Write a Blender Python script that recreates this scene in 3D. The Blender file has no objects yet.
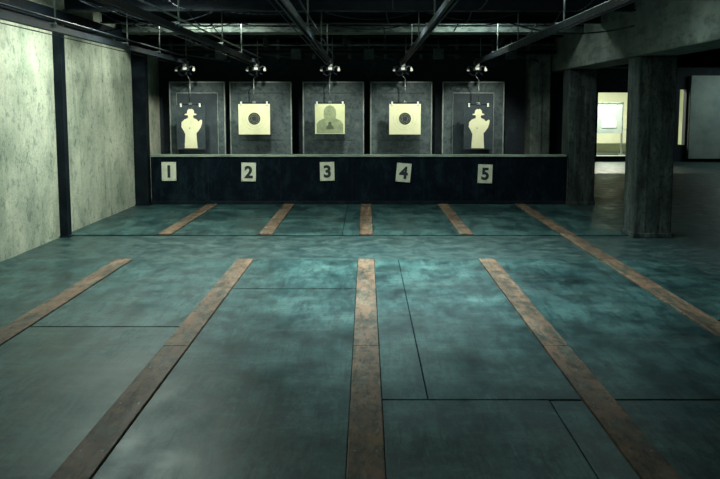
import bpy, bmesh, math, random
from mathutils import Vector, Matrix
random.seed(4)
scene=bpy.context.scene
COL=scene.collection

# ---------------------------------------------------------------- materials
def mat(name,cols,scale=3.0,rough=(0.5,0.8),bump=0.15,stretch=(1,1,1),metal=0.0,detail=8,spec=0.5,pos=(0.3,0.5,0.7),bscale=None,bdist=.02,tint=None):
    m=bpy.data.materials.new(name); m.use_nodes=True
    nt=m.node_tree; N=nt.nodes; L=nt.links
    b=N['Principled BSDF']
    tc=N.new('ShaderNodeTexCoord'); mp=N.new('ShaderNodeMapping')
    mp.inputs['Scale'].default_value=stretch
    L.new(tc.outputs['Object'],mp.inputs['Vector'])
    n=N.new('ShaderNodeTexNoise'); n.inputs['Scale'].default_value=scale; n.inputs['Detail'].default_value=detail
    n.inputs['Roughness'].default_value=0.62
    L.new(mp.outputs[0],n.inputs['Vector'])
    r=N.new('ShaderNodeValToRGB'); L.new(n.outputs['Fac'],r.inputs[0])
    el=r.color_ramp.elements
    el[0].position=pos[0]; el[0].color=(*cols[0],1)
    el[1].position=pos[-1]; el[1].color=(*cols[-1],1)
    for i,c in enumerate(cols[1:-1]):
        e=el.new(pos[min(i+1,len(pos)-1)]); e.color=(*c,1)
    L.new(r.outputs[0],b.inputs['Base Color'])
    mr=N.new('ShaderNodeMapRange'); mr.inputs['From Min'].default_value=.3; mr.inputs['From Max'].default_value=.7
    mr.inputs['To Min'].default_value=rough[0]; mr.inputs['To Max'].default_value=rough[1]
    L.new(n.outputs['Fac'],mr.inputs['Value']); L.new(mr.outputs[0],b.inputs['Roughness'])
    b.inputs['Metallic'].default_value=metal
    b.inputs['Specular IOR Level'].default_value=spec
    if tint: b.inputs['Specular Tint'].default_value=(*tint,1)
    if bump:
        n2=N.new('ShaderNodeTexNoise'); n2.inputs['Scale'].default_value=(bscale or scale*6); n2.inputs['Detail'].default_value=6
        L.new(mp.outputs[0],n2.inputs['Vector'])
        bp=N.new('ShaderNodeBump'); bp.inputs['Strength'].default_value=bump; bp.inputs['Distance'].default_value=bdist
        L.new(n2.outputs['Fac'],bp.inputs['Height']); L.new(bp.outputs[0],b.inputs['Normal'])
    return m

def layer(m,scale,stretch,lo,hi,p0=.35,p1=.65,blend='MULTIPLY',off=(3.1,7.7,1.3),rough=.7):
    nt=m.node_tree; N=nt.nodes; L=nt.links; b=N['Principled BSDF']
    src=b.inputs['Base Color'].links[0].from_socket
    tc=N.new('ShaderNodeTexCoord'); mp=N.new('ShaderNodeMapping'); mp.inputs['Scale'].default_value=stretch
    mp.inputs['Location'].default_value=off
    L.new(tc.outputs['Object'],mp.inputs['Vector'])
    n=N.new('ShaderNodeTexNoise'); n.inputs['Scale'].default_value=scale; n.inputs['Detail'].default_value=10; n.inputs['Roughness'].default_value=rough
    L.new(mp.outputs[0],n.inputs['Vector'])
    r=N.new('ShaderNodeValToRGB'); L.new(n.outputs['Fac'],r.inputs[0])
    r.color_ramp.elements[0].position=p0; r.color_ramp.elements[0].color=(*lo,1)
    r.color_ramp.elements[1].position=p1; r.color_ramp.elements[1].color=(*hi,1)
    mx=N.new('ShaderNodeMix'); mx.data_type='RGBA'; mx.blend_type=blend; mx.inputs['Factor'].default_value=1
    L.new(src,mx.inputs[6]); L.new(r.outputs[0],mx.inputs[7]); L.new(mx.outputs[2],b.inputs['Base Color'])

def emit(name,col,s):
    m=bpy.data.materials.new(name); m.use_nodes=True
    b=m.node_tree.nodes['Principled BSDF']
    b.inputs['Base Color'].default_value=(*col,1)
    b.inputs['Emission Color'].default_value=(*col,1); b.inputs['Emission Strength'].default_value=s
    return m

M_wall=mat('concrete_wall',[(.48,.52,.42),(.62,.66,.52),(.72,.75,.60)],scale=1.2,rough=(.7,.9),bump=.3,bscale=9)
layer(M_wall,1.6,(1,1,.7),(.62,.68,.66),(1,1,1),.38,.56)
layer(M_wall,9,(1,1,.8),(.60,.66,.66),(1,1,1),.38,.46)
layer(M_wall,40,(1,1,1),(.62,.67,.69),(1,1,1),.38,.47)
layer(M_wall,5,(1,1,.08),(.70,.74,.74),(1,1,1),.36,.46,off=(1,5,2))
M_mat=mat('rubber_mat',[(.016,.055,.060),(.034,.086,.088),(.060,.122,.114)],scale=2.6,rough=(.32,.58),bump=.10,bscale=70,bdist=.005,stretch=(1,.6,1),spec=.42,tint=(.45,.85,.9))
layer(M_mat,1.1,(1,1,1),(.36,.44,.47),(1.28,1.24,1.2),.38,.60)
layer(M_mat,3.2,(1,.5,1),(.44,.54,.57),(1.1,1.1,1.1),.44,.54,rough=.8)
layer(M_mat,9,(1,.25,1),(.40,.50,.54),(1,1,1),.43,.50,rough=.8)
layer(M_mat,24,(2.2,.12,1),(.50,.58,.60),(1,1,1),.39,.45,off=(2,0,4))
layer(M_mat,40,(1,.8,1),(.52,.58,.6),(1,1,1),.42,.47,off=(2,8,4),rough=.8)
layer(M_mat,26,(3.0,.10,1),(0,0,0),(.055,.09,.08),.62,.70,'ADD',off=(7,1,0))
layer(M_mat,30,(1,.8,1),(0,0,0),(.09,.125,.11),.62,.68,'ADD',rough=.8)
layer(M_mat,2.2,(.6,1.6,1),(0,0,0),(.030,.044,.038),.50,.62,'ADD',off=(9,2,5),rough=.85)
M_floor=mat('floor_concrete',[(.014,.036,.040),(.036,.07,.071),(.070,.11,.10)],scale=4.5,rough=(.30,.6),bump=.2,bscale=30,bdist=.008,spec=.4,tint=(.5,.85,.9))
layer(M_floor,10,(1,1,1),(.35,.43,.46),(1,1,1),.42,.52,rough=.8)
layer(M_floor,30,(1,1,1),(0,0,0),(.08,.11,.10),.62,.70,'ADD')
M_strip=mat('painted_wood_strip',[(.10,.066,.046),(.19,.112,.072),(.27,.175,.115)],scale=3,rough=(.45,.7),bump=.2,stretch=(2,.25,2),bscale=20,bdist=.008,spec=.25)
layer(M_strip,6,(1,.5,1),(.38,.56,.62),(1,1,1),.42,.54,rough=.8)
layer(M_strip,26,(1,.3,1),(.45,.56,.6),(1,1,1),.43,.49)
layer(M_strip,8,(1,.6,1),(0,0,0),(.02,.055,.05),.52,.62,'ADD',off=(4,4,4),rough=.8)
M_counter=mat('black_counter_board',[(.0015,.0045,.009),(.003,.007,.013),(.008,.015,.022)],scale=5,rough=(.6,.9),bump=.2,bscale=40,pos=(.35,.55,.78),spec=.06)  # black board; blue of the shadows is put into its base colour
layer(M_counter,34,(1,1,1),(0,0,0),(.05,.075,.08),.63,.69,'ADD',rough=.8)
layer(M_counter,4,(1,1,.4),(0,0,0),(.006,.012,.014),.5,.6,'ADD',rough=.85)
M_cap=mat('worn_timber_cap',[(.10,.15,.14),(.28,.36,.30),(.45,.52,.42)],scale=6,stretch=(.4,2,2))
M_black=mat('black_steel',[(.002,.005,.009),(.004,.009,.015),(.012,.02,.025)],scale=5,rough=(.5,.8),bump=.2,metal=.0,spec=.15)  # bluish base stands in for blue ambient on the blacks
M_seam=mat('seam_grime',[(.004,.012,.014),(.007,.018,.020),(.012,.026,.028)],scale=8,rough=(.7,.9),bump=0,spec=.05)
M_backwall=mat('dark_wall',[(.004,.010,.018),(.009,.020,.029),(.045,.068,.075)],scale=3,rough=(.7,.9),bump=.5,pos=(.35,.55,.8))  # dark wall, blue shadow tint mixed into its colours
M_ceil=mat('ceiling_boards',[(.035,.052,.052),(.095,.125,.11),(.21,.25,.21)],scale=4,rough=(.7,.9),bump=.4,stretch=(.35,2.5,1),bscale=12)
layer(M_ceil,12,(.5,1,1),(.25,.3,.33),(1,1,1),.42,.54)
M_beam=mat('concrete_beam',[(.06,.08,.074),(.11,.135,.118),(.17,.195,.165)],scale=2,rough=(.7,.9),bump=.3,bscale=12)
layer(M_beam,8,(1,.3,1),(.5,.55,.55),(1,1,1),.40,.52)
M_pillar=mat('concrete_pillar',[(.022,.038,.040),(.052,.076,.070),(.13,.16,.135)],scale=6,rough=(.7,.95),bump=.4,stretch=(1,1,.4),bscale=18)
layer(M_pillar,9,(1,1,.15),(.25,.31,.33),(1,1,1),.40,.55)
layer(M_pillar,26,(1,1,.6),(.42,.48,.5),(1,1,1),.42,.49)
M_panel=mat('backing_board',[(.036,.060,.068),(.062,.092,.096),(.11,.145,.14)],scale=5,rough=(.6,.85),bump=.3)
layer(M_panel,14,(1,1,1),(.5,.56,.58),(1,1,1),.40,.5)
M_panelin=mat('backing_board_inner',[(.012,.026,.034),(.024,.042,.050),(.05,.07,.074)],scale=5,rough=(.6,.85),bump=.3)
M_rim=mat('board_frame',[(.12,.16,.16),(.21,.26,.24),(.32,.37,.33)],scale=7,rough=(.5,.8),bump=.3)
M_paper=mat('target_paper_cream',[(.72,.73,.46),(.82,.83,.54),(.88,.88,.6)],scale=4,rough=(.7,.9),bump=.05)
M_paperY=mat('target_paper_olive',[(.58,.64,.36),(.66,.72,.42),(.72,.78,.48)],scale=4,rough=(.7,.9),bump=.05)
M_ink=mat('printed_black',[(.012,.02,.02),(.02,.03,.03),(.03,.04,.035)],scale=6,rough=(.6,.8),bump=0)
M_ink2=mat('printed_grey',[(.06,.085,.05),(.09,.12,.07),(.13,.16,.09)],scale=9,rough=(.6,.8),bump=0)
M_ink3=mat('printed_olive',[(.20,.25,.15),(.27,.33,.19),(.36,.43,.24)],scale=14,rough=(.6,.8),bump=0)
M_sign=mat('sign_white',[(.58,.62,.5),(.74,.77,.62),(.82,.83,.67)],scale=9,rough=(.6,.8),bump=.05)
M_metal=mat('galvanised_steel',[(.10,.13,.13),(.2,.24,.23),(.35,.38,.35)],scale=12,rough=(.3,.5),bump=.1,metal=.7)
M_rail=mat('painted_rail',[(.004,.008,.012),(.008,.014,.020),(.022,.031,.036)],scale=8,rough=(.5,.75),bump=.1,metal=.1,spec=.3)
M_white=mat('white_plastic',[(.50,.56,.52),(.62,.68,.61),(.74,.76,.69)],scale=6,rough=(.3,.5),bump=0)
M_annex=mat('annex_plaster',[(.16,.22,.22),(.25,.31,.29),(.33,.39,.35)],scale=1.5,rough=(.7,.9),bump=.2)
M_farpl=mat('far_room_plaster',[(.62,.65,.48),(.72,.75,.56),(.8,.82,.62)],scale=1.5,rough=(.7,.9),bump=.2)
M_tube=emit('fluorescent_tube_glass',(.85,1,.92),14)
M_bulb=emit('lamp_lens',(1,1,.85),.35)

# ---------------------------------------------------------------- mesh builder
class B:
    def __init__(s): s.bm=bmesh.new(); s.mats=[]
    def mi(s,m):
        if m not in s.mats: s.mats.append(m)
        return s.mats.index(m)
    def box(s,x0,x1,y0,y1,z0,z1,m,bev=0.0,rot=None):
        r=bmesh.ops.create_cube(s.bm,size=1)
        vs=r['verts']; c=Vector(((x0+x1)/2,(y0+y1)/2,(z0+z1)/2))
        for v in vs:
            v.co=Vector((v.co.x*(x1-x0),v.co.y*(y1-y0),v.co.z*(z1-z0)))
        fs=set(f for v in vs for f in v.link_faces)
        if bev:
            es=list(set(e for v in vs for e in v.link_edges))
            rb=bmesh.ops.bevel(s.bm,geom=es,offset=bev,segments=2,profile=.5,affect='EDGES')
            vs=set(v for f in rb['faces'] for v in f.verts); 
            stack=list(vs); seen=set(vs)
            while stack:
                v=stack.pop()
                for e in v.link_edges:
                    o=e.other_vert(v)
                    if o not in seen: seen.add(o); stack.append(o)
            vs=seen; fs=set(f for v in vs for f in v.link_faces)
        for v in vs:
            if rot: v.co=rot@v.co
            v.co+=c
        i=s.mi(m)
        for f in fs: f.material_index=i
    def cyl(s,p0,p1,r,m,seg=12,r2=None):
        p0=Vector(p0);p1=Vector(p1);d=p1-p0
        R=d.to_track_quat('Z','Y').to_matrix().to_4x4()
        g=bmesh.ops.create_cone(s.bm,cap_ends=True,segments=seg,radius1=r,radius2=r if r2 is None else r2,depth=d.length,
            matrix=Matrix.Translation((p0+p1)/2)@R)
        i=s.mi(m)
        for f in set(f for v in g['verts'] for f in v.link_faces):
            f.material_index=i
            if len(f.verts)==4: f.smooth=True
    def tube(s,pts,r,m,seg=8):
        for a,b in zip(pts[:-1],pts[1:]): s.cyl(a,b,r,m,seg)
    def poly(s,pts,y,th,m):
        i=s.mi(m)
        a=[s.bm.verts.new((x,y,z)) for x,z in pts]
        b=[s.bm.verts.new((x,y+th,z)) for x,z in pts]
        f=[s.bm.faces.new(a),s.bm.faces.new(b[::-1])]
        n=len(pts)
        for k in range(n):
            f.append(s.bm.faces.new((a[k],b[k],b[(k+1)%n],a[(k+1)%n])))
        for q in f: q.material_index=i
    def done(s,name,loc=(0,0,0),parent=None,rot=None):
        bmesh.ops.recalc_face_normals(s.bm,faces=s.bm.faces)
        L=Vector(loc)
        for v in s.bm.verts: v.co-=L
        me=bpy.data.meshes.new(name); s.bm.to_mesh(me); s.bm.free()
        for m in s.mats: me.materials.append(m)
        o=bpy.data.objects.new(name,me); o.location=L
        if rot: o.rotation_euler=rot
        COL.objects.link(o)
        if parent: 
            o.parent=parent; o.matrix_parent_inverse=parent.matrix_world.inverted()
        return o
def empty(name,loc=(0,0,0)):
    e=bpy.data.objects.new(name,None); e.location=loc; e.empty_display_size=.1
    COL.objects.link(e); bpy.context.view_layer.update(); return e

LX=-3.81          # left wall face
PX0,PX1=3.32,3.76 # pillar row
FY=13.17          # counter front
BW=14.85          # back wall face
CZ=3.1            # ceiling height
STR=[-2.54,-1.27,0,1.27,2.54]
LANE=[-3.10,-1.885,-.615,.63,1.9]

# ---------------------------------------------------------------- shell
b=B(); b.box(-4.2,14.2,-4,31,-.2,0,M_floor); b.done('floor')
b=B(); b.box(LX-.3,LX,-4,BW+.3,0,CZ,M_wall); b.done('wall_left')
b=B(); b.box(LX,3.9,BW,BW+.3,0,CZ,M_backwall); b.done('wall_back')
b=B(); b.box(-4.2,14.2,-4,31,CZ,CZ+.25,M_ceil); b.done('ceiling')
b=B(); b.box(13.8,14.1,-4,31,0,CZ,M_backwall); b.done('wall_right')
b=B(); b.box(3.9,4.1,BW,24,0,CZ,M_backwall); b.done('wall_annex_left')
b=B(); b.box(-4.1,14.1,-4.2,-4,0,CZ,M_beam); b.done('wall_rear')
b=B()
Y0,Y1=24,24.25
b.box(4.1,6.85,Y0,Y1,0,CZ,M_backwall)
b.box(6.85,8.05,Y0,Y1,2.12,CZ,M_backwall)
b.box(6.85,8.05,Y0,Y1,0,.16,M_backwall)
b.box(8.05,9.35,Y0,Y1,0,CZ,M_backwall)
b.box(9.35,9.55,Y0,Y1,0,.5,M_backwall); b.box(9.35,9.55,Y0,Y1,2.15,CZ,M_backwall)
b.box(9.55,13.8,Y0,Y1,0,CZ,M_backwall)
# door lining built into the opening
b.box(6.85,6.91,23.97,24.2,.17,2.06,M_black,.005); b.box(7.99,8.05,23.97,24.2,.17,2.06,M_black,.005)
b.box(6.85,8.05,23.97,24.2,2.06,2.12,M_black,.005); b.box(6.85,8.05,23.95,24.24,.16,.17,M_cap)
b.done('wall_annex_back')
b=B()
b.box(9.6,13.75,23.8,23.99,.1,2.55,M_annex)
for x in (10.9,12.2): b.box(x,x+.03,23.78,23.8,.1,2.55,M_beam)
b.done('trim_annex_plaster_lining')
b=B(); b.box(5.5,11.6,29.5,29.7,0,CZ,M_farpl); b.done('wall_far_room_back')
b=B(); b.box(5.4,5.5,24.25,29.5,0,CZ,M_farpl); b.done('wall_far_room_left')
b=B(); b.box(11.6,11.7,24.25,29.5,0,CZ,M_farpl); b.done('wall_far_room_right')

# crossbeams / ceiling structure
b=B()
b.box(LX+.11,PX0-.03,12.3,12.75,2.74,CZ,M_ceil,.01)
for i,z in enumerate((2.83,2.92,3.01)):
    b.box(LX+.11,PX0-.03,12.28,12.3,z,z+.02,M_black)
b.done('ceiling_crossbeam')
def ibeam(b,x0,x1,y,z0,z1,m,w=.12):
    b.box(x0,x1,y-w/2,y+w/2,z0,z0+.015,m); b.box(x0,x1,y-w/2,y+w/2,z1-.015,z1,m)
    b.box(x0,x1,y-.006,y+.006,z0+.015,z1-.015,m)
for y in (10.0,11.4,13.6):
    b=B(); ibeam(b,LX+.11,PX0-.03,y,2.78,2.95,M_black,.14)
    for x in (-3.2,-1.3,.1,1.5,2.9): b.cyl((x,y,2.95),(x,y,CZ),.012,M_metal,8)
    b.done('steel_ceiling_joist')
b=B()
y=4.0
while y<15: 
    b.box(LX,PX0-.03,y,y+.05,CZ-.05,CZ,M_ceil); y+=.42
b.done('trim_ceiling_battens')
b=B()
b.box(LX+.11,3.28,14.1,BW,2.62,2.74,M_backwall,.01)
for x in [LX+.4+i*.62 for i in range(12)]:
    if x<3.2: b.box(x,x+.05,14.02,14.1,2.45,2.78,M_panel)
b.cyl((LX+.11,14.0,2.55),(3.28,14.0,2.55),.03,M_rail)
b.cyl((LX+.11,13.95,2.68),(3.28,13.95,2.68),.018,M_metal)
for (x0,x1,z0,z1) in ((-3.5,-2.4,2.58,2.42),(-2.3,-1.2,2.6,2.47),(-.4,.5,2.62,2.45),(.9,1.7,2.6,2.5),(2.1,3.1,2.62,2.40)):
    b.cyl((x0,14.05,z0),(x1,14.3,z1),.016,M_panel,8)
for x in (-2.5,-1.2,.05,1.25,2.5):
    b.box(x-.09,x+.09,13.9,14.02,2.44,2.62,M_panel,.01); b.cyl((x,13.96,2.62),(x,13.96,2.78),.012,M_metal,8)
b.done('ceiling_pipework')

def sag(p,q,d,n=14):
    p=Vector(p);q=Vector(q); out=[]
    for k in range(n+1):
        t=k/n; v=p.lerp(q,t); v.z-=d*4*t*(1-t); out.append(v)
    return out
b=B()
for x,d in ((-3.3,.16),(-2.2,.22),(-1.0,.14),(.25,.2),(1.3,.12),(2.4,.22)):
    for y0,y1 in ((5.2,7.6),(7.6,10.0),(10.0,11.4),(11.4,13.6)):
        b.tube(sag((x,y0,2.80 if y0>=10 else CZ),(x+.08,y1,2.80 if y1>=10 else CZ),d*random.uniform(.5,1.2)*(.5 if y0>=10 else 1)),.009,M_rail,6)
for y in (10.0,11.4,13.55):
    for a,c in zip(LANE[:-1],LANE[1:]):
        b.tube(sag((a+.05,y-.03,2.79),(c+.05,y-.03,2.79),random.uniform(.04,.16)),.007,M_rail,6)
b.tube(sag((2.0,11.4,2.79),(3.28,9.95,2.6),.12),.01,M_rail,6)
b.tube(sag((-3.2,11.4,2.79),(-3.68,9.95,2.62),.1),.01,M_rail,6)
b.done('ceiling_cables')

b=B()
b.box(PX0-.02,PX1+.04,-4,14.85,2.235,CZ,M_beam,.015)
b.done('concrete_beam')
for (y0,y1) in ((9.8,10.25),(13.17,13.6),(4.0,4.45),(-1,-.55)):
    b=B()
    b.box(PX0,PX1+.02,y0,y1,0,2.23,M_pillar,.02)
    b.box(PX0-.015,PX1+.035,y0-.015,y1+.015,0,.06,M_pillar,.008)
    for x in (PX0+.12,PX0+.28): b.box(x,x+.012,y0-.006,y0,0.06,2.2,M_pillar)
    b.done('concrete_pillar')
b=B(); b.box(2.93,3.28,14.3,14.84,0,2.6,M_beam,.02); b.box(3.05,3.12,14.27,14.3,.0,2.58,M_beam,.005)
b.done('concrete_column')
b=B(); b.box(4.1,13.8,20,20.4,2.6,CZ,M_backwall); b.done('annex_ceiling_beam')
for y0,y1,w in ((9.85,9.98,.10),(13.12,13.3,.22)):
    b=B(); x0=LX+.004; x1=LX+w
    b.box(x0,x1,y0,y0+.02,0,2.57,M_black); b.box(x0,x1,y1-.02,y1,0,2.57,M_black)
    b.box(x1-.02,x1,y0+.02,y1-.02,0,2.57,M_black)
    b.box(x0,x1+.03,y0-.03,y1+.03,0,.015,M_black)
    b.done('steel_post')
b=B(); b.box(LX,LX+.10,-4,BW,2.62,2.78,M_black,.01); b.done('trim_wall_beam')
b=B(); b.cyl((LX+.06,-3,2.595),(LX+.06,14.8,2.595),.02,M_rail)
for y in range(-2,15,2): b.box(LX,LX+.085,y,y+.03,2.575,2.62,M_metal)
b.done('wall_conduit')

# ---------------------------------------------------------------- floor mats and strips
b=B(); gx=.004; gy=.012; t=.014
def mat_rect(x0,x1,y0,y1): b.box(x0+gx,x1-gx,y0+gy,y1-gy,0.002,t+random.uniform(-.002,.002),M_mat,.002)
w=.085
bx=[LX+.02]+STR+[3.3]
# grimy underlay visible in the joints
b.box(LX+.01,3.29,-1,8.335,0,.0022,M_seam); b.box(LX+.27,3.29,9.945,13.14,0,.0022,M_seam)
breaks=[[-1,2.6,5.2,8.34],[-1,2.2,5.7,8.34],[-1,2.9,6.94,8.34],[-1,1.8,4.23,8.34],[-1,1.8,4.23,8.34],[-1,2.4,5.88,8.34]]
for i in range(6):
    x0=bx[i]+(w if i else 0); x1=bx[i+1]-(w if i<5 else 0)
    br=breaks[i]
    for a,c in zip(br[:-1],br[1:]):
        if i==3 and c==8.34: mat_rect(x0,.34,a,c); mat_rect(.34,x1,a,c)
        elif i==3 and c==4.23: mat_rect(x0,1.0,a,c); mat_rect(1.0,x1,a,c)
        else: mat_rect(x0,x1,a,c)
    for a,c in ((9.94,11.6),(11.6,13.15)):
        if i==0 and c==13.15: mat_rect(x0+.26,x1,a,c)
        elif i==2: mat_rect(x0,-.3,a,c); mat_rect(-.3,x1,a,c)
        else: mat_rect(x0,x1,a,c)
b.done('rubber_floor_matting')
for i,x in enumerate(STR):
    segs=[(-1,8.30),(9.98,13.14)] if i<4 else [(-1,13.14)]
    for a,c in segs:
        b=B()
        yy=a
        while yy<c:
            e=min(c,yy+3.1); 
            if c-e<.6: e=c
            b.box(x-w,x+w,yy+.003,e-.003,0.0025,.024,M_strip,.004)
            q=yy+.25
            while q<e: 
                b.cyl((x-.05,q,.024),(x-.05,q,.0255),.006,M_metal,6); b.cyl((x+.05,q,.024),(x+.05,q,.0255),.006,M_metal,6); q+=.6
            yy=e
        b.done('lane_divider_strip')

# ---------------------------------------------------------------- counter
b=B()
CX0=LX+.26; CX1=PX0-.02
b.box(CX0,CX1,FY,FY+.10,0,.80,M_counter)
xs=[CX0+.94+i*1.19 for i in range(6)]
for x in xs: b.box(x-.004,x+.004,FY-.004,FY,0.06,.8,M_black)
b.box(CX0,CX1,FY-.015,FY,0,.07,M_black,.003)
b.box(CX0,CX1,FY-.02,FY+.16,.80,.835,M_cap,.005)
for x in xs[:-1]: b.box(x,x+.08,FY+.1,FY+.16,0,.8,M_black)
b.done('firing_line_barrier')

def text_mesh(txt,size):
    c=bpy.data.curves.new('t','FONT'); c.body=txt; c.size=size; c.align_x='CENTER'; c.align_y='CENTER'
    c.extrude=.0015; c.offset=.010
    o=bpy.data.objects.new('t',c); COL.objects.link(o)
    dg=bpy.context.evaluated_depsgraph_get()
    me=bpy.data.meshes.new_from_object(o.evaluated_get(dg)); bpy.data.objects.remove(o)
    return me
sx=[-3.25,-1.935,-.64,.62,1.965]; tilt=[0,.02,-.02,.09,.03]; sz=[.56,.55,.56,.54,.52]
for i in range(5):
    e=empty('lane_number_sign',(sx[i],FY-.008,sz[i]))
    b=B(); b.box(-.12,.12,-.008,.0,-.155,.155,M_sign,.003)
    for px in (-.1,.1):
        for pz in (-.14,.14): b.cyl((px,-.011,pz),(px,-.008,pz),.006,M_metal,8)
    o=b.done('plate'); o.parent=e
    me=text_mesh(str(i+1),.27); me.materials.clear(); me.materials.append(M_ink)
    xs_=[v.co.x for v in me.vertices]; ys_=[v.co.y for v in me.vertices]
    ox=(min(xs_)+max(xs_))/2; oy=(min(ys_)+max(ys_))/2
    for v in me.vertices: v.co.x-=ox; v.co.y-=oy
    d=bpy.data.objects.new('numeral',me); COL.objects.link(d); d.parent=e
    d.rotation_euler=(math.pi/2,0,0); d.location=(0,-.0105,0)
    e.rotation_euler=(0,tilt[i],0)

# ---------------------------------------------------------------- backing boards
pcx=[-3.02,-1.885,-.585,.63,1.92]
pw=[1.0,1.11,1.1,1.11,1.11]
for i in range(5):
    x=pcx[i]; h=pw[i]/2; y=14.42
    b=B()
    b.box(x-h,x+h,y,y+.06,.45,2.07,M_panel,.006)
    f=.024
    b.box(x-h,x-h+f,y-.02,y,.45,2.07,M_rim,.004); b.box(x+h-f,x+h,y-.02,y,.45,2.07,M_rim,.004)
    b.box(x-h,x+h,y-.02,y,2.07-f,2.07,M_rim,.004); b.box(x-h,x+h,y-.02,y,.45,.45+f,M_rim,.004)
    if i in (0,4): 
        b.box(x-.36,x+.36,y-.015,y,.6,1.86,M_panelin,.004)
        b.box(x-.37,x+.37,y-.02,y-.014,1.86,1.875,M_rim)
        b.box(x-.37,x-.36,y-.02,y-.014,.6,1.875,M_rim); b.box(x+.36,x+.37,y-.02,y-.014,.6,1.875,M_rim)
    else:
        b.box(x-.40,x+.40,y-.008,y,.6,1.86,M_panel,.004)
        b.box(x-.41,x+.41,y-.014,y-.007,1.86,1.872,M_panelin)
        b.box(x-.4,x+.4,y-.012,y-.008,1.02,1.035,M_panelin)
    for sxn in (-1,1):
        b.box(x+sxn*(h-.1)-.03,x+sxn*(h-.1)+.03,y+.06,y+.12,0,2.0,M_black)
        b.box(x+sxn*(h-.1)-.03,x+sxn*(h-.1)+.03,y-.15,y+.35,0,.04,M_black)
    for q in range(14):
        bx_=x+random.uniform(-.4,.4); bz=random.uniform(.9,1.9); r=random.uniform(.004,.009)
        b.cyl((bx_,y-.018,bz),(bx_,y-.012,bz),r,M_ink,6)
    b.done('target_backing_board')

# ---------------------------------------------------------------- rails, carriers, targets
RZ=2.36
for i,x in enumerate(LANE):
    b=B()
    b.box(x-.028,x+.028,2.0,14.1,RZ+.05,RZ+.058,M_rail); 
    b.box(x-.028,x-.022,2.0,14.1,RZ,RZ+.05,M_rail); b.box(x+.022,x+.028,2.0,14.1,RZ,RZ+.05,M_rail)
    b.box(x-.028,x-.010,2.0,14.1,RZ-.006,RZ,M_rail); b.box(x+.010,x+.028,2.0,14.1,RZ-.006,RZ,M_rail)
    for y in (3.0,5.5,8,10.4,12.0,13.75):
        b.cyl((x+.045,y,RZ+.03),(x+.045,y,CZ),.009,M_metal,8)
        b.box(x-.04,x+.055,y-.02,y+.02,RZ+.058,RZ+.075,M_metal)
    b.cyl((x-.05,2,RZ-.03),(x-.05,14.0,RZ-.03),.005,M_rail,6)
    b.cyl((x+.075,2,RZ+.1),(x+.075,14.0,RZ+.1),.010,M_metal if i in(1,4) else M_rail,8)
    b.done('target_carrier_rail')

ty=14.02
def circle(cx,cz,r,n=40): return [(cx+r*math.cos(2*math.pi*k/n),cz+r*math.sin(2*math.pi*k/n)) for k in range(n)]
man=[(-.23,0),(-.215,.2),(-.20,.36),(-.25,.44),(-.33,.54),(-.32,.66),(-.22,.73),(-.10,.765),(-.085,.80),(-.10,.835),(-.20,.845),(-.21,.865),
     (-.13,.885),(-.11,.96),(-.05,.995),(0,.985),(.05,1.0),(.11,.96),(.13,.885),(.21,.865),(.20,.845),(.10,.835),(.085,.80),(.10,.765),
     (.2,.735),(.27,.68),(.36,.73),(.40,.70),(.385,.62),(.34,.52),(.25,.43),(.19,.38),(.2,.2),(.22,0)]
hood=[(-.40,0),(-.40,.30),(-.33,.42),(-.17,.50),(-.19,.62),(-.18,.78),(-.11,.90),(0,.95),(.11,.90),(.18,.78),(.19,.62),(.17,.50),(.33,.42),(.40,.30),(.40,0)]
tx=[-3.06,-1.95,-.63,.68,1.96]
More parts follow.
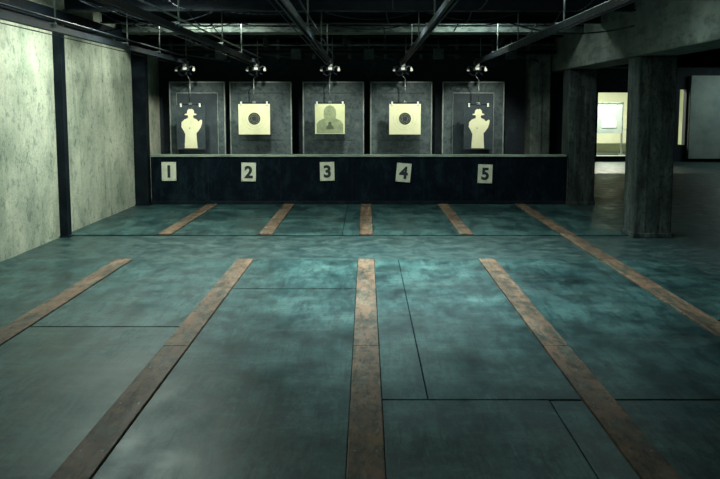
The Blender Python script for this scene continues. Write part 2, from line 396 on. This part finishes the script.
for i in range(5):
    x=LANE[i]; px=tx[i]
    e=empty('target_carrier' ,(x,13.95,RZ))
    b=B()
    b.box(x-.07,x+.07,13.82,14.0,RZ-.13,RZ-.045,M_rail,.008)
    b.box(x-.03,x+.035,13.812,13.822,RZ-.11,RZ-.07,M_white,.003)
    for s in (-1,1):
        b.cyl((x-.046*s,13.86,RZ+.02),(x-.034*s,13.86,RZ+.02),.028,M_metal,16)
        b.cyl((x-.046*s,13.97,RZ+.02),(x-.034*s,13.97,RZ+.02),.028,M_metal,16)
        b.box(x+.038*s-.003,x+.038*s+.003,13.84,13.99,RZ-.08,RZ+.04,M_metal)
        b.tube([(x+.05*s,13.9,RZ-.09),(x+.10*s,13.9,RZ-.04),(x+.145*s,13.9,RZ-.07)],.009,M_metal)
        b.cyl((x+.145*s,13.88,RZ-.06),(x+.15*s,13.84,RZ-.12),.014,M_white,12,r2=.026)
        b.cyl((x+.15*s,13.8395,RZ-.121),(x+.1505*s,13.8375,RZ-.125),.021,M_bulb,12)
    b.cyl((x,13.80,RZ-.03),(x,13.82,RZ-.03),.035,M_metal,16)
    b.tube([(x-.07,13.88,RZ-.1),(x-.13,13.88,RZ-.17),(x-.05,13.9,RZ-.21),(x+.04,13.9,RZ-.15),(x+.11,13.9,RZ-.19)],.006,M_rail)
    b.tube([(x,13.91,RZ-.12),(x,13.95,RZ-.17),(x,14.02,RZ-.20)],.009,M_metal)
    o=b.done('trolley'); o.parent=e; o.matrix_parent_inverse=e.matrix_world.inverted()
    b=B()
    top=1.69 if i in (1,2,3) else 1.66
    hw=.26 if i in (1,2,3) else .20
    b.cyl((px-hw,ty,top),(px+hw,ty,top),.007,M_rail,8)
    b.tube([(x,ty,RZ-.2),(px,ty,top+.42),(px,ty,top)],.007,M_metal,6)
    for s in (-1,1):
        b.box(px+s*(hw-.035)-.016,px+s*(hw-.035)+.016,ty-.014,ty+.016,top-.045,top+.022,M_white,.003)
    b.box(px-.03,px+.03,ty-.012,ty+.012,top-.012,top+.03,M_metal,.003)
    o=b.done('hanger'); o.parent=e; o.matrix_parent_inverse=e.matrix_world.inverted()
    b=B()
    if i in (1,3):
        z0,z1=1.14,1.67; hh=.275
        b.box(px-hh,px+hh,ty,ty+.004,z0,z1,M_paper)
        cz=(z0+z1)/2
        b.poly(circle(px,cz+.01,.105),ty-.001,.001,M_ink)
        for r in (.05,.078):
            pts=circle(px,cz+.01,r); 
            for k in range(0,40): 
                a,c=pts[k],pts[(k+1)%40]; b.cyl((a[0],ty-.0015,a[1]),(c[0],ty-.0015,c[1]),.0012,M_paper,4)
        for r in (.15,.2):
            pts=circle(px,cz+.01,r)
            for k in range(40):
                a,c=pts[k],pts[(k+1)%40]; b.cyl((a[0],ty,a[1]),(c[0],ty,c[1]),.0010,M_ink3,4)
    elif i==2:
        z0,z1=1.15,1.67; hh=.26
        b.box(px-hh,px+hh,ty,ty+.004,z0,z1,M_paperY)
        b.poly([(px+a*.58,z0+.01+c*.52) for a,c in hood],ty-.001,.001,M_ink3)
        b.poly([(px+a*.16,z0+.08+c*.14) for a,c in hood],ty-.002,.001,M_ink2)
    else:
        z0,H=.90,.70
        b.box(px-.25,px+.25,ty+.003,ty+.007,.88,1.65,M_panelin)
        b.poly([(px+a*.50,z0+c*H*.98) for a,c in man],ty,.003,M_paper)
        b.cyl((px-.02,ty-.001,1.25),(px-.02,ty,1.25),.01,M_ink,8)
    o=b.done('paper_target'); o.parent=e; o.matrix_parent_inverse=e.matrix_world.inverted()

# ---------------------------------------------------------------- annex furnishing
b=B()
x0,x1=7.75,8.6
b.box(x0,x1,27.0,27.05,.75,1.75,M_annex); b.box(x0-.04,x0,26.98,27.07,0,1.79,M_beam); b.box(x1,x1+.04,26.98,27.07,0,1.79,M_beam)
b.box(x0-.04,x1+.04,26.98,27.07,1.75,1.79,M_beam)
b.box(x0-.06,x0+.02,26.7,27.35,0,.04,M_beam); b.box(x1-.02,x1+.06,26.7,27.35,0,.04,M_beam)
b.poly([(8.175+a*.6,.95+c*.7) for a,c in hood],26.985,.01,M_farpl)
b.done('target_stand')
b=B()
b.box(7.0,9.6,28.2,28.8,.82,.88,M_cap,.01)
for xx in (7.05,9.5):
    for yy in (28.25,28.7): b.box(xx,xx+.06,yy,yy+.06,0,.82,M_black)
b.done('workbench')

# ---------------------------------------------------------------- lamps
def area(name,loc,size,power,col,rot=(0,0,0),parent=None,spread=None):
    l=bpy.data.lights.new(name,'AREA'); l.shape='RECTANGLE'; l.size=size[0]; l.size_y=size[1]; l.energy=power; l.color=col
    if spread: l.spread=math.radians(spread)
    o=bpy.data.objects.new(name,l); COL.objects.link(o); o.location=loc; o.rotation_euler=rot
    if parent: o.parent=parent; o.matrix_parent_inverse=parent.matrix_world.inverted()
    return o
def fluoro(x,y,power,col=(.80,1,.88),z=CZ-.06,spread=None):
    e=empty('fluorescent_ceiling_lamp',(x,y,z))
    b=B(); b.box(x-.62,x+.62,y-.09,y+.09,z-.02,z+.06,M_white,.008)
    b.cyl((x-.58,y-.04,z-.04),(x+.58,y-.04,z-.04),.014,M_tube); b.cyl((x-.58,y+.04,z-.04),(x+.58,y+.04,z-.04),.014,M_tube)
    for s in (-1,1): b.box(x+s*.6-.015,x+s*.6+.015,y-.07,y+.07,z-.065,z-.02,M_white,.003)
    o=b.done('housing'); o.parent=e; o.matrix_parent_inverse=e.matrix_world.inverted()
    area('tube_light',(x,y,z-.07),(1.15,.14),power,col,parent=e,spread=spread)
fluoro(-2.5,9.2,100,(.92,1,.86),spread=165)
fluoro(.3,8.6,112,(.86,1,.94),spread=110)
fluoro(-2.4,6.9,24,(.80,1,.96),spread=160)
fluoro(.4,6.6,40,(.78,1,.98),spread=90)
fluoro(2.2,7.8,14,(.8,1,.96),spread=130)  # unseen lamp added to lift the pillar fronts
fluoro(-.1,3.2,1.6,(.45,.95,1))
fluoro(-2.3,11.85,46,(.93,1,.86))
fluoro(1.6,11.85,28,(.85,1,.92))
fluoro(7.6,26.2,400,(1,1,.80))
fluoro(10.8,22.2,26,(.8,1,.95))
for i in range(5):
    x=LANE[i]+.28
    e=empty('target_spot_lamp',(x,12.95,2.7))
    b=B()
    b.cyl((x,12.95,2.72),(x,12.95,CZ),.012,M_rail)
    a=Vector((x,12.90,2.76)); c=Vector((x,13.03,2.60))
    b.cyl(a,c,.035,M_rail,16,r2=.05)
    o=b.done('spot_housing'); o.parent=e; o.matrix_parent_inverse=e.matrix_world.inverted()
    l=bpy.data.lights.new('spot','SPOT'); l.energy=110; l.spot_size=math.radians(74); l.spot_blend=.9; l.color=(1,1,.86); l.shadow_soft_size=.04
    s=bpy.data.objects.new('spot_light',l); COL.objects.link(s); s.location=(x,13.06,2.565)
    d=Vector((tx[i],14.0,1.45))-s.location; s.rotation_euler=d.to_track_quat('-Z','Y').to_euler()
    s.parent=e; s.matrix_parent_inverse=e.matrix_world.inverted()

w_=bpy.data.worlds.new('World'); scene.world=w_; w_.use_nodes=True
w_.node_tree.nodes['Background'].inputs[0].default_value=(.1,.35,.45,1); w_.node_tree.nodes['Background'].inputs[1].default_value=.1

cam=bpy.data.cameras.new('cam'); co=bpy.data.objects.new('camera',cam); COL.objects.link(co)
cam.sensor_width=36; cam.lens=40; cam.clip_start=.05; cam.clip_end=200
co.location=(0,0,1.6); co.rotation_euler=(math.pi/2-math.atan(85/800),0,0)
cam.shift_y=-46.5/720; cam.shift_x=-6/720
scene.camera=co
scene.view_settings.view_transform='Standard'
scene.view_settings.exposure=0
